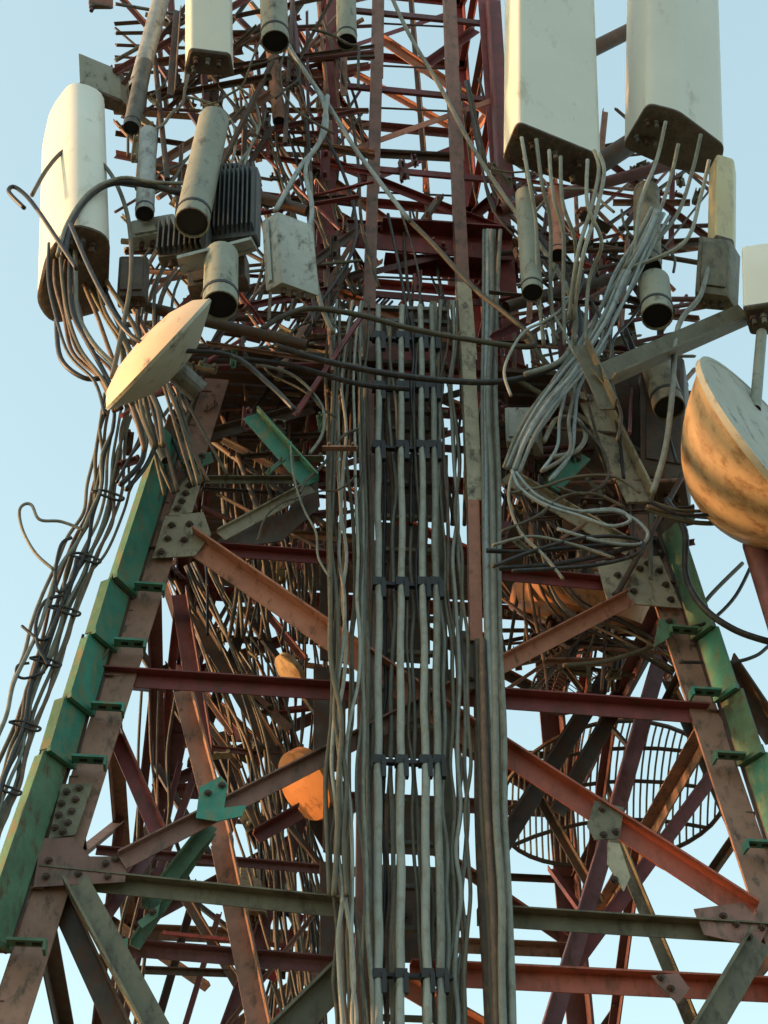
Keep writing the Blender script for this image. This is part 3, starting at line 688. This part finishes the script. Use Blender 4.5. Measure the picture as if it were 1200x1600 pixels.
def panel(poly, s, L, top_px, m, label, rad=.05, group=None, conn=6, name='panel_antenna', cat='antenna'):
    """underside outline given as photo pixels at one height; the body rises from it"""
    z0 = P(*poly[0], s).z; pts = [PZ(x, y, z0) for x, y in poly]
    v = PZ(*top_px, z0 + L) - pts[0]
    ring = rounded(pts, rad)
    c = sum(ring, V((0, 0, 0))) / len(ring)
    root = thing(name, c, label, cat, group)
    bm = bmesh.new()
    loft(bm, [scale_ring(ring, .97), ring] + [[p + v * f for p in ring] for f in (.02, .5, .98)] + [[p + v for p in scale_ring(ring, .95)]])
    finish(bm, 'radome', m, root, 'auto')
    bm = bmesh.new(); dn = V((0, 0, -1))
    loft(bm, [[p + dn * .022 for p in scale_ring(ring, .90)], [p + dn * .012 for p in scale_ring(ring, 1.0)], [p + dn * .001 for p in scale_ring(ring, 1.01)]])
    finish(bm, 'end_cap', M['cap'], root, 'auto')
    e1 = (pts[1] - pts[0]); e2 = (pts[-1] - pts[0])
    for k in range(conn):
        a = (k % 3 + .8) / 3.6; b = .3 + .38 * (k // 3)
        q = pts[0] + e1 * a + e2 * b + dn * .02
        bm = bmesh.new(); ngon_prism(bm, q, dn, .02, .03, 8); ngon_prism(bm, q + dn * .03, dn, .014, .035, 8)
        finish(bm, 'connector', M['galvd'] if k % 2 else M['bolt'], root)
    return root, pts, v
panel([(112, 346), (172, 366), (168, 482), (82, 505), (56, 470), (72, 396)], -1.0, 1.5, (112, 120), M['radome'], 'tall grey panel antenna at far left, one side lit peach', .09)
panel([(808, 188), (940, 242), (930, 296), (784, 250)], -1.15, 2.1, (808, -190), M['radome'], 'large grey panel antenna at the top, left one of the two big ones', .05)
panel([(1012, 160), (1060, 172), (1132, 226), (1122, 272), (1050, 262), (972, 228)], -1.15, 2.1, (1014, -190), M['radome'], 'large grey panel antenna at the top, right one of the two big ones', .05)
panel([(296, 74), (360, 82), (366, 118), (288, 112)], -.95, 1.3, (296, -160), M['radome'], 'slim cream panel antenna cut by the top edge, above the finned radio', .03, conn=4)
panel([(1118, 366), (1146, 374), (1150, 400), (1104, 392)], -.7, .62, (1120, 240), M['radomey'], 'small yellowed panel antenna at right below the outermost big one', .02, conn=2)
panel([(1160, 478), (1215, 470), (1225, 520), (1172, 520)], -.9, .45, (1158, 385), M['radome'], 'beige box antenna at the right edge above the golden dish', .02, conn=2)
panel([(124, 128), (190, 155), (210, 180), (138, 160)], -.6, .34, (122, 82), M['pipe'], 'tilted grey box antenna poking up behind the far left panel', .01, conn=2)
panel([(138, 2), (168, 6), (178, 12), (140, 12)], -.6, .4, (138, -80), M['pink'], 'small pinkish box just entering the frame at the top left', .01, conn=1)
# dark box hanging below the yellowed panel, equipment boxes
def eqbox(poly, s, L, top_px, m, label, name='equipment_box', cat='equipment box', lid=True, rad=.012, fins=0, front='cap'):
    z0 = P(*poly[0], s).z; pts = [PZ(x, y, z0) for x, y in poly]; v = PZ(*top_px, z0 + L) - pts[0]
    ring = rounded(pts, rad, 2); c = sum(ring, V((0, 0, 0))) / len(ring)
    root = thing(name, c, label, cat)
    bm = bmesh.new(); loft(bm, [scale_ring(ring, .94), [p + v * .02 for p in ring], [p + v * .98 for p in ring], [p + v for p in scale_ring(ring, .94)]])
    finish(bm, 'housing', m, root, 'auto')
    e1 = pts[1] - pts[0]; e3 = pts[-1] - pts[0]
    n = e1.cross(v).normalized()
    if n.dot(cam_loc - pts[0]) < 0: n = -n
    if fins:
        for k in range(fins):
            bm = bmesh.new(); a = pts[0] + e1 * ((k + .3) / fins) + v * .06
            obox(bm, a + n * .001, e1 * (.28 / fins), v * .88, n * .05); finish(bm, 'fin', m, root)
    else:
        bm = bmesh.new(); obox(bm, pts[0] + e1 * .12 + v * .12 + n * .001, e1 * .76, v * .76, n * .012); finish(bm, 'cover', m, root)
    for k in range(3):
        q = pts[0] + e1 * (.25 + .25 * k) + e3 * .5
        bm = bmesh.new(); ngon_prism(bm, q, V((0, 0, -1)), .013, .04, 8); finish(bm, 'connector', M['bolt'], root)
    return root
eqbox([(1086, 455), (1138, 462), (1154, 488), (1086, 482)], -.7, .42, (1092, 368), M['piped'], 'dark brown box hanging under the small yellowed panel')
eqbox([(312, 376), (400, 366), (408, 388), (316, 400)], -1.12, .50, (318, 268), M['radiod'], 'black finned radio unit left of the shaft with a pale plate below', 'radio_unit', 'radio unit', fins=12)
eqbox([(246, 402), (322, 392), (330, 410), (252, 420)], -1.1, .2, (250, 352), M['radiod'], 'low dark ribbed unit beside the black finned radio', 'radio_unit', 'radio unit', fins=9)
eqbox([(292, 448), (384, 432), (392, 455), (300, 472)], -.95, .17, (292, 408), M['cap'], 'brown box under the slanting pale plate', 'junction_box', 'junction box')
eqbox([(414, 455), (478, 470), (500, 462), (440, 440)], -.7, .58, (408, 345), M['radio'], 'pale grey radio box with a ribbed door right of the finned one', 'radio_unit', 'radio unit', fins=5)
eqbox([(204, 372), (272, 360), (282, 380), (206, 394)], -.72, .12, (204, 345), M['radio'], 'flat off-white box wedged left of the finned radio', 'junction_box', 'junction box')
eqbox([(182, 462), (226, 462), (232, 480), (184, 482)], -.6, .3, (186, 400), M['cap'], 'small brown box hanging below the flat off-white one', 'junction_box', 'junction box')
eqbox([(880, 870), (1010, 850), (1040, 905), (900, 925)], .55, 1.0, (870, 570), M['dark'], 'big dark cabinet behind the right leg under the long olive arm')
eqbox([(1000, 740), (1072, 752), (1080, 800), (1010, 796)], -.1, .75, (1000, 545), M['dark'], 'narrow dark cabinet beside the golden dish')
eqbox([(790, 690), (838, 690), (850, 712), (796, 716)], -.1, .22, (788, 636), M['radio'], 'grey box half hidden behind the bright cable bundle')
eqbox([(370, 1420), (415, 1424), (420, 1440), (372, 1440)], .9, .4, (370, 1345), M['beige'], 'small cream cabinet inside the tower low at left', 'junction_box', 'junction box')
eqbox([(425, 1410), (460, 1412), (466, 1424), (428, 1424)], 1.0, .42, (425, 1330), M['radio'], 'grey cylinder-like box inside the tower beside the cream cabinet', 'junction_box', 'junction box')
# pale plate below finned radio
bm = bmesh.new(); a, b, c_, d_ = P(276, 404, -1.3), P(392, 374, -1.3), P(402, 392, -1.08), P(284, 430, -1.08)
hexa(bm, [a, b, c_, d_, a + UP * .02, b + UP * .02, c_ + UP * .02, d_ + UP * .02])
pl = finish(bm, 'mounting_plate', M['radio']); tag(pl, 'slanted pale mounting plate directly under the finned radio', 'plate')

# ---------------------------------------------------------------- pipes with open ends
def pipe(p_top, p_bot, rpx, s, m, label, band=True, open_=True, s2=None, group=None, name='mounting_pole'):
    a = P(*p_bot, s); b = P(*p_top, s if s2 is None else s2); r = rpx * mpx(a)
    root = thing(name, a, label, 'pole', group); d = (b - a).normalized(); L = (b - a).length
    bm = bmesh.new(); n = 20; u = d.orthogonal().normalized(); w_ = d.cross(u)
    def rg(t, rr):
      return [a + d * t + (u * math.cos(2 * math.pi * k / n) + w_ * math.sin(2 * math.pi * k / n)) * rr for k in range(n)]
    loft(bm, [rg(r * .9, r * .92), rg(0, r * .92), rg(0, r), rg(L, r)], cap=False); finish(bm, 'tube', m, root, 'auto')
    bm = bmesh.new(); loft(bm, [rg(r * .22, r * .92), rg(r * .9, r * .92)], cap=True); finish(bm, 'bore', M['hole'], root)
    if band:
        bm = bmesh.new(); loft(bm, [rg(r * .95, r * 1.0), rg(r * .95, r * 1.04), rg(r * 1.2, r * 1.04), rg(r * 1.25, r * 1.0)], cap=False); finish(bm, 'band', M['clamp'], root, 'auto')
    return root
pipe((425, -60), (430, 66), 22, -.8, M['pipe'], 'fat pale pipe with an open black mouth at the top, left of the shaft')
pipe((540, -40), (542, 66), 16, -.5, M['pipe'], 'short pale pipe with open mouth at the top beside the shaft')
pipe((334, 188), (300, 348), 27, -1.3, M['pipe'], 'fat tapering pale pipe standing in front of the finned radio')
pipe((346, 400), (344, 478), 28, -1.25, M['pipe'], 'fat pipe end with a black mouth just above the small dish')
pipe((262, -40), (214, 140), 14, -.75, M['galv'], 'slender grey pole leaning at the top left')
pipe((226, 100), (205, 200), 13, -.8, M['galvd'], 'short dull pole behind the leaning one')
pipe((232, 208), (226, 335), 15, -.85, M['galv'], 'upright galvanised pole between the far left panel and the finned radio')
pipe((820, 305), (832, 458), 17, -.7, M['pipe'], 'pale open pipe hanging under the middle right antenna')
pipe((1010, 300), (1012, 420), 22, -.6, M['piped'], 'olive pipe under the outer right antenna')
pipe((1022, 440), (1027, 495), 25, -.7, M['pipe'], 'short fat pale pipe with black mouth above the long olive arm')
pipe((1022, 560), (1046, 638), 25, -.4, M['piped'], 'brown open pipe below the long olive arm')
pipe((868, 300), (872, 400), 13, -.7, M['orange'], 'orange brown pipe behind the jumper cables')
pipe((425, 80), (436, 190), 10, -.3, M['brown'], 'brown painted pole stub under the fat pale pipe', band=False)
pipe((1180, 850), (1240, 1040), 22, -.4, M['purple'], 'reddish post leaning at the right edge below the golden dish', band=False)
pipe((1190, 520), (1180, 640), 9, -.8, M['pipe'], 'thin pale pole behind the golden dish rim', band=False)
pipe((210, 620), (260, 720), 8, -.2, M['galvd'], 'thin grey strut under the small dish', band=False)
for i, (a, b, r) in enumerate((((780, 330), (1075, 250), 9), ((790, 480), (1010, 420), 9), ((220, 250), (480, 330), 9), ((230, 480), (480, 540), 9), ((880, 100), (1000, 40), 12), ((930, 260), (1000, 215), 16))):
    pipe(a, b, r, -.45, M[['purple', 'dark', 'dark', 'dark', 'dark', 'dark'][i]],
         ['dark rail crossing behind the jumpers of the right antennas', 'lower dark rail behind the pale open pipe', 'dark rail crossing behind the finned radio', 'lower dark rail behind the pale radio box', 'dark strut high between the two big antennas', 'dark strut between the undersides of the two big antennas'][i], band=False, name='support_rail')
# long olive outrigger arm
bm = bmesh.new(); A = P(935, 590, -.75); B = P(1165, 490, -.75); u = mpx(A)
angle(bm, A, B, 42 * u, 32 * u, .01, V((0, -1, -.2)), -1, 1)
tag(finish(bm, 'outrigger_arm', M['olive']), 'long olive angle iron arm slanting out to the right above the golden dish', 'arm')
bm = bmesh.new(); A = P(905, 540, -.72); B = P(950, 640, -.72)
angle(bm, A, B, 24 * u, 18 * u, .008, V((0, -1, -.2)), 1, 1)
tag(finish(bm, 'bracket', M['olive']), 'olive bracket at the inner end of the long arm', 'bracket')

# ---------------------------------------------------------------- work platform round the shaft
z0 = P(540, 610, .15).z
plat = thing('work_platform', V((0, 0, z0)), 'dark grating platform round the waist of the tower, seen from below through the cables', 'platform')
def deck(x0, x1, y0, y1, n, drop=0.0):
    bm = bmesh.new(); zz = z0 + drop
    for i in range(n):
        y = y0 + (y1 - y0) * i / (n - 1); cbox(bm, V(((x0 + x1) / 2, y, zz)), V((1, 0, 0)), V((0, 1, 0)), UP, x1 - x0, (y1 - y0) / n * .86, .03)
    for x in (x0, (x0 + x1) / 2, x1): cbox(bm, V((x, (y0 + y1) / 2, zz - .041)), V((1, 0, 0)), V((0, 1, 0)), UP, .05, y1 - y0, .05)
    finish(bm, 'deck', M['dark'], plat)
deck(-1.35, -.25, -.95, -.2, 9); deck(.38, 1.5, -.95, -.1, 10); deck(-1.3, -.7, -.1, 1.2, 12); deck(.75, 1.4, .0, 1.2, 12); deck(-.6, .7, .7, 1.2, 7)
# ---------------------------------------------------------------- dishes
def frame_axes(ax):
    ax = ax.normalized(); u = ax.cross(UP).normalized(); return ax, u, u.cross(ax)
def lathe(bm, c, ax, prof, n=48):
    ax, u, w_ = frame_axes(ax)
    vs = []
    for t, r in prof:
        vs.append([bm.verts.new(c + ax * t + (u * math.cos(2 * math.pi * k / n) + w_ * math.sin(2 * math.pi * k / n)) * max(r, 1e-4)) for k in range(n)])
    for a, b in zip(vs[:-1], vs[1:]):
        for i in range(n): j = (i + 1) % n; bm.faces.new((a[i], a[j], b[j], b[i]))
def camdir(x, y, z): return (ROT @ V((x, y, z)))
# golden bowl at the right edge
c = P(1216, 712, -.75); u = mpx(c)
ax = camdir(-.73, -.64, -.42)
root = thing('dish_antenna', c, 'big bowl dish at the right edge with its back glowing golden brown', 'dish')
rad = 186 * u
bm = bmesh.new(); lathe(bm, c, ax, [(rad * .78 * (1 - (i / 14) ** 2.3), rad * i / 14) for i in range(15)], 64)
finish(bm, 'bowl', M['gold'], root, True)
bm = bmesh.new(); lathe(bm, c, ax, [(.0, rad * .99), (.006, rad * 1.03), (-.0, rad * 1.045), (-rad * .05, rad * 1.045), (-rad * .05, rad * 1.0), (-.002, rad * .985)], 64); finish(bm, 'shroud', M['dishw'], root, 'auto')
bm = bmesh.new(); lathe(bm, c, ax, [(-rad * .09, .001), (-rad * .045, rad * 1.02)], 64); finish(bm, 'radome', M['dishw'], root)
# small lens-shaped dish at left
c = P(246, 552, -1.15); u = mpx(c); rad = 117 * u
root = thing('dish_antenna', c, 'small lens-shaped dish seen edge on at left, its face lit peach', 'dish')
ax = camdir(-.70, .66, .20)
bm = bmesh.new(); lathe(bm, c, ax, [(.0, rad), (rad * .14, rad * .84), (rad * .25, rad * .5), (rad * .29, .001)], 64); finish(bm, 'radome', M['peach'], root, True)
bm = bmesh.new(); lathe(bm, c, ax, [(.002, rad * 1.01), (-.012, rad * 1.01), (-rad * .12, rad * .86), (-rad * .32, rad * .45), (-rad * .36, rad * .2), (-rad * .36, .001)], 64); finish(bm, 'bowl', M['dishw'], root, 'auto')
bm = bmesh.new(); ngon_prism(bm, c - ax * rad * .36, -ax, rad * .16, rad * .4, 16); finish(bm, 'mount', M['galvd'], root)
# two orange dishes seen through the lattice
def disc(px, rpx, s, ax, m, label):
    c = P(*px, s); u = mpx(c); rad = rpx * u; root = thing('dish_antenna', c, label, 'dish')
    bm = bmesh.new(); lathe(bm, c, ax, [(rad * .1, .001), (rad * .08, rad * .6), (.0, rad), (-rad * .3, rad), (-rad * .5, rad * .4), (-rad * .5, .001)], 40); finish(bm, 'drum', m, root, 'auto')
    bm = bmesh.new(); ngon_prism(bm, c - ax * rad * .5, -ax, rad * .2, rad * .5, 12); finish(bm, 'mount', M['galvd'], root)
disc((474, 1228), 58, .5, camdir(-.75, -.3, .75).normalized(), M['dorange'], 'bright orange round dish showing through the lattice left of the ladder')
disc((905, 968), 112, .62, camdir(-.2, -.95, .22).normalized(), M['dorange'], 'wide orange dish half hidden behind the right gusset plate')
disc((450, 1050), 30, .55, camdir(-.6, -.4, .5).normalized(), M['gold'], 'small tan dish inside the tower above the bright orange one')
# grid dishes
def grid_dish(px, rpx, s, ax, label, n=26, roll=0.0, rr=.0045):
    c = P(*px, s); u_ = mpx(c); rad = rpx * u_; root = thing('grid_dish', c, label, 'dish')
    ax, u, w_ = frame_axes(ax); cu = u * math.cos(roll) + w_ * math.sin(roll); cw = ax.cross(cu)
    def pt(a, b): return c + cu * a + cw * b - ax * (rad * .28 * (1 - (a * a + b * b) / rad ** 2))
    bm = bmesh.new()
    for i in range(n):
        a = rad * ((i + .5) / n * 2 - 1); h_ = math.sqrt(max(0, rad * rad - a * a)) * (.8)
        tube(bm, [pt(a, h_ * (k / 8 * 2 - 1)) for k in range(9)], rr, 5)
    finish(bm, 'grid', M['galv'], root)
    bm = bmesh.new(); tube(bm, [pt(rad * math.cos(t * math.pi / 20), rad * .8 * math.sin(t * math.pi / 20)) for t in range(40)], rr * 2.2, 6, True); finish(bm, 'rim', M['dark'], root)
    for b in (-.4, 0, .4):
        h_ = rad * math.sqrt(1 - (b / .8) ** 2); bm = bmesh.new(); tube(bm, [pt(h_ * (k / 8 * 2 - 1), rad * b) for k in range(9)], rr * 2.0, 6); finish(bm, 'rib', M['dark'], root)
    bm = bmesh.new(); tube(bm, [pt(0, 0), c + ax * rad * .5], rr * 3, 6); finish(bm, 'feed_arm', M['dark'], root)
grid_dish((958, 1255), 182, 1.9, camdir(.1, -.55, 1).normalized(), 'large grid dish of thin parallel bars behind the tower at lower right', 36, math.radians(-14), .0062)
grid_dish((885, 1075), 62, 1.8, camdir(-.2, -.7, 1).normalized(), 'small grid dish above the large one, seen from below', 18, math.radians(-30), .0035)

# ---------------------------------------------------------------- antenna frames
def frame_net(x0, y0, x1, y1, n, s0, s1, mats, label, seed):
    rr = random.Random(seed); c = P((x0 + x1) / 2, y1, (s0 + s1) / 2)
    root = thing('antenna_frame', c, label, 'frame')
    for i in range(n):
        x, y, s_ = rr.uniform(x0, x1), rr.uniform(y0, y1), rr.uniform(s0, s1)
        k = rr.random(); L = rr.uniform(50, 165)
        if k < .4: nm = 'crossbar'; a = rr.uniform(-.22, .16)
        elif k < .65: nm = 'upright'; a = math.pi / 2 + rr.uniform(-.12, .12); L *= .8
        else: nm = 'brace'; a = rr.choice((-1, 1)) * rr.uniform(.45, 1.1)
        s2 = s_ + rr.uniform(-.25, .25)
        cx, cy = math.cos(a) * L, math.sin(a) * L
        A = P(min(max(x - cx, x0 - 25), x1 + 25), min(max(y - cy, y0 - 60), y1 + 30), s_); B = P(min(max(x + cx, x0 - 25), x1 + 25), min(max(y + cy, y0 - 60), y1 + 30), s2)
        if (B - A).length < .05: continue
        u = mpx((A + B) / 2); wv = rr.uniform(4, 11) * u; bm = bmesh.new()
        if rr.random() < .3: tube(bm, [A, (A + B) / 2, B], wv * .45, 10)
        else: angle(bm, A, B, wv, wv * rr.uniform(.5, 1), .006, V((rr.uniform(-.3, .3), -1, rr.uniform(-.3, .1))), rr.choice((1, -1)), 1)
        finish(bm, nm, M[rr.choice(mats)], root, 'auto')
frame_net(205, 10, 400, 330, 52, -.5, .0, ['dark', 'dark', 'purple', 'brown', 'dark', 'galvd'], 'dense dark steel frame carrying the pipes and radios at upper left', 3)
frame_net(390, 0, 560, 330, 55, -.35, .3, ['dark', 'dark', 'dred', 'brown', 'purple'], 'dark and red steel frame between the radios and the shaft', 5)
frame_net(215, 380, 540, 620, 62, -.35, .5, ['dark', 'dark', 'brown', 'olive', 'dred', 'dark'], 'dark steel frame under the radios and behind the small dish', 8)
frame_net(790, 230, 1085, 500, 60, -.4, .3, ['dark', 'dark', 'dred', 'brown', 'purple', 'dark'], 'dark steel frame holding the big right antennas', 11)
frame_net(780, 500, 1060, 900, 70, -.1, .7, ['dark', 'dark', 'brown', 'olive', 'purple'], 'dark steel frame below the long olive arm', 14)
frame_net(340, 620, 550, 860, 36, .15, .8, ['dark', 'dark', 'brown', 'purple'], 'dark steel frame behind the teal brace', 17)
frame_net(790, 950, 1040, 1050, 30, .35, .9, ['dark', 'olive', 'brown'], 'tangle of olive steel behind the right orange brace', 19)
# ---------------------------------------------------------------- clutter: brackets, U-bolts and tie plates
def clutter(x0, y0, x1, y1, n, s0, s1, label, group, mats):
    for i in range(n):
        x, y = R.uniform(x0, x1), R.uniform(y0, y1); s = R.uniform(s0, s1); p = P(x, y, s); u = mpx(p)
        bm = bmesh.new(); L = R.uniform(18, 60) * u; an = R.choice([0, 1.57, R.uniform(0, 3.1), R.uniform(0, 3.1)])
        d = V((math.cos(an), R.uniform(-.4, .4), math.sin(an))).normalized()
        wv = R.uniform(6, 16) * u
        angle(bm, p - d * L / 2, p + d * L / 2, wv, wv * R.uniform(.5, 1), .005, V((R.uniform(-.4, .4), -1, R.uniform(-.4, .2))), R.choice((-1, 1)), 1)
        for e in (-.35, .35):
            q = p + d * L * e; ngon_prism(bm, q + V((0, .02, 0)), V((0, -1, 0)), wv * .22, .06, 6)
        o = finish(bm, 'mount_bracket', M[R.choice(mats)]); tag(o, label, 'bracket', group)
clutter(190, 100, 520, 330, 34, -.6, .1, 'small steel bracket among the poles and radios at upper left', 'brackets at upper left', ['dark', 'brown', 'dred', 'galvd', 'dark', 'beige'])
clutter(190, 380, 540, 740, 46, -.45, .5, 'small steel bracket in the tangle between small dish and ladder', 'brackets between dish and ladder', ['dark', 'brown', 'dark', 'olive', 'purple', 'green', 'galvd'])
clutter(760, 250, 1090, 480, 34, -.5, .1, 'small steel bracket under the big right antennas', 'brackets under the right antennas', ['dark', 'dred', 'orange', 'dark', 'galvd', 'olive'])
clutter(770, 490, 1070, 860, 48, -.2, .6, 'small steel bracket in the tangle behind the bright bundle', 'brackets behind the bright bundle', ['dark', 'dark', 'brown', 'olive', 'purple', 'beige'])
clutter(330, 860, 530, 1300, 26, .6, 1.6, 'small steel bracket inside the tower behind the left diagonal', 'brackets behind the left diagonal', ['dark', 'brown', 'olive', 'beige'])
clutter(800, 930, 1060, 1060, 18, .4, 1.2, 'small steel bracket behind the right gusset plate', 'brackets behind the right gusset', ['dark', 'brown', 'olive'])
clutter(500, 250, 800, 470, 24, -.2, .7, 'small steel bracket on the red shaft', 'brackets on the shaft', ['dred', 'dark', 'orange', 'purple'])
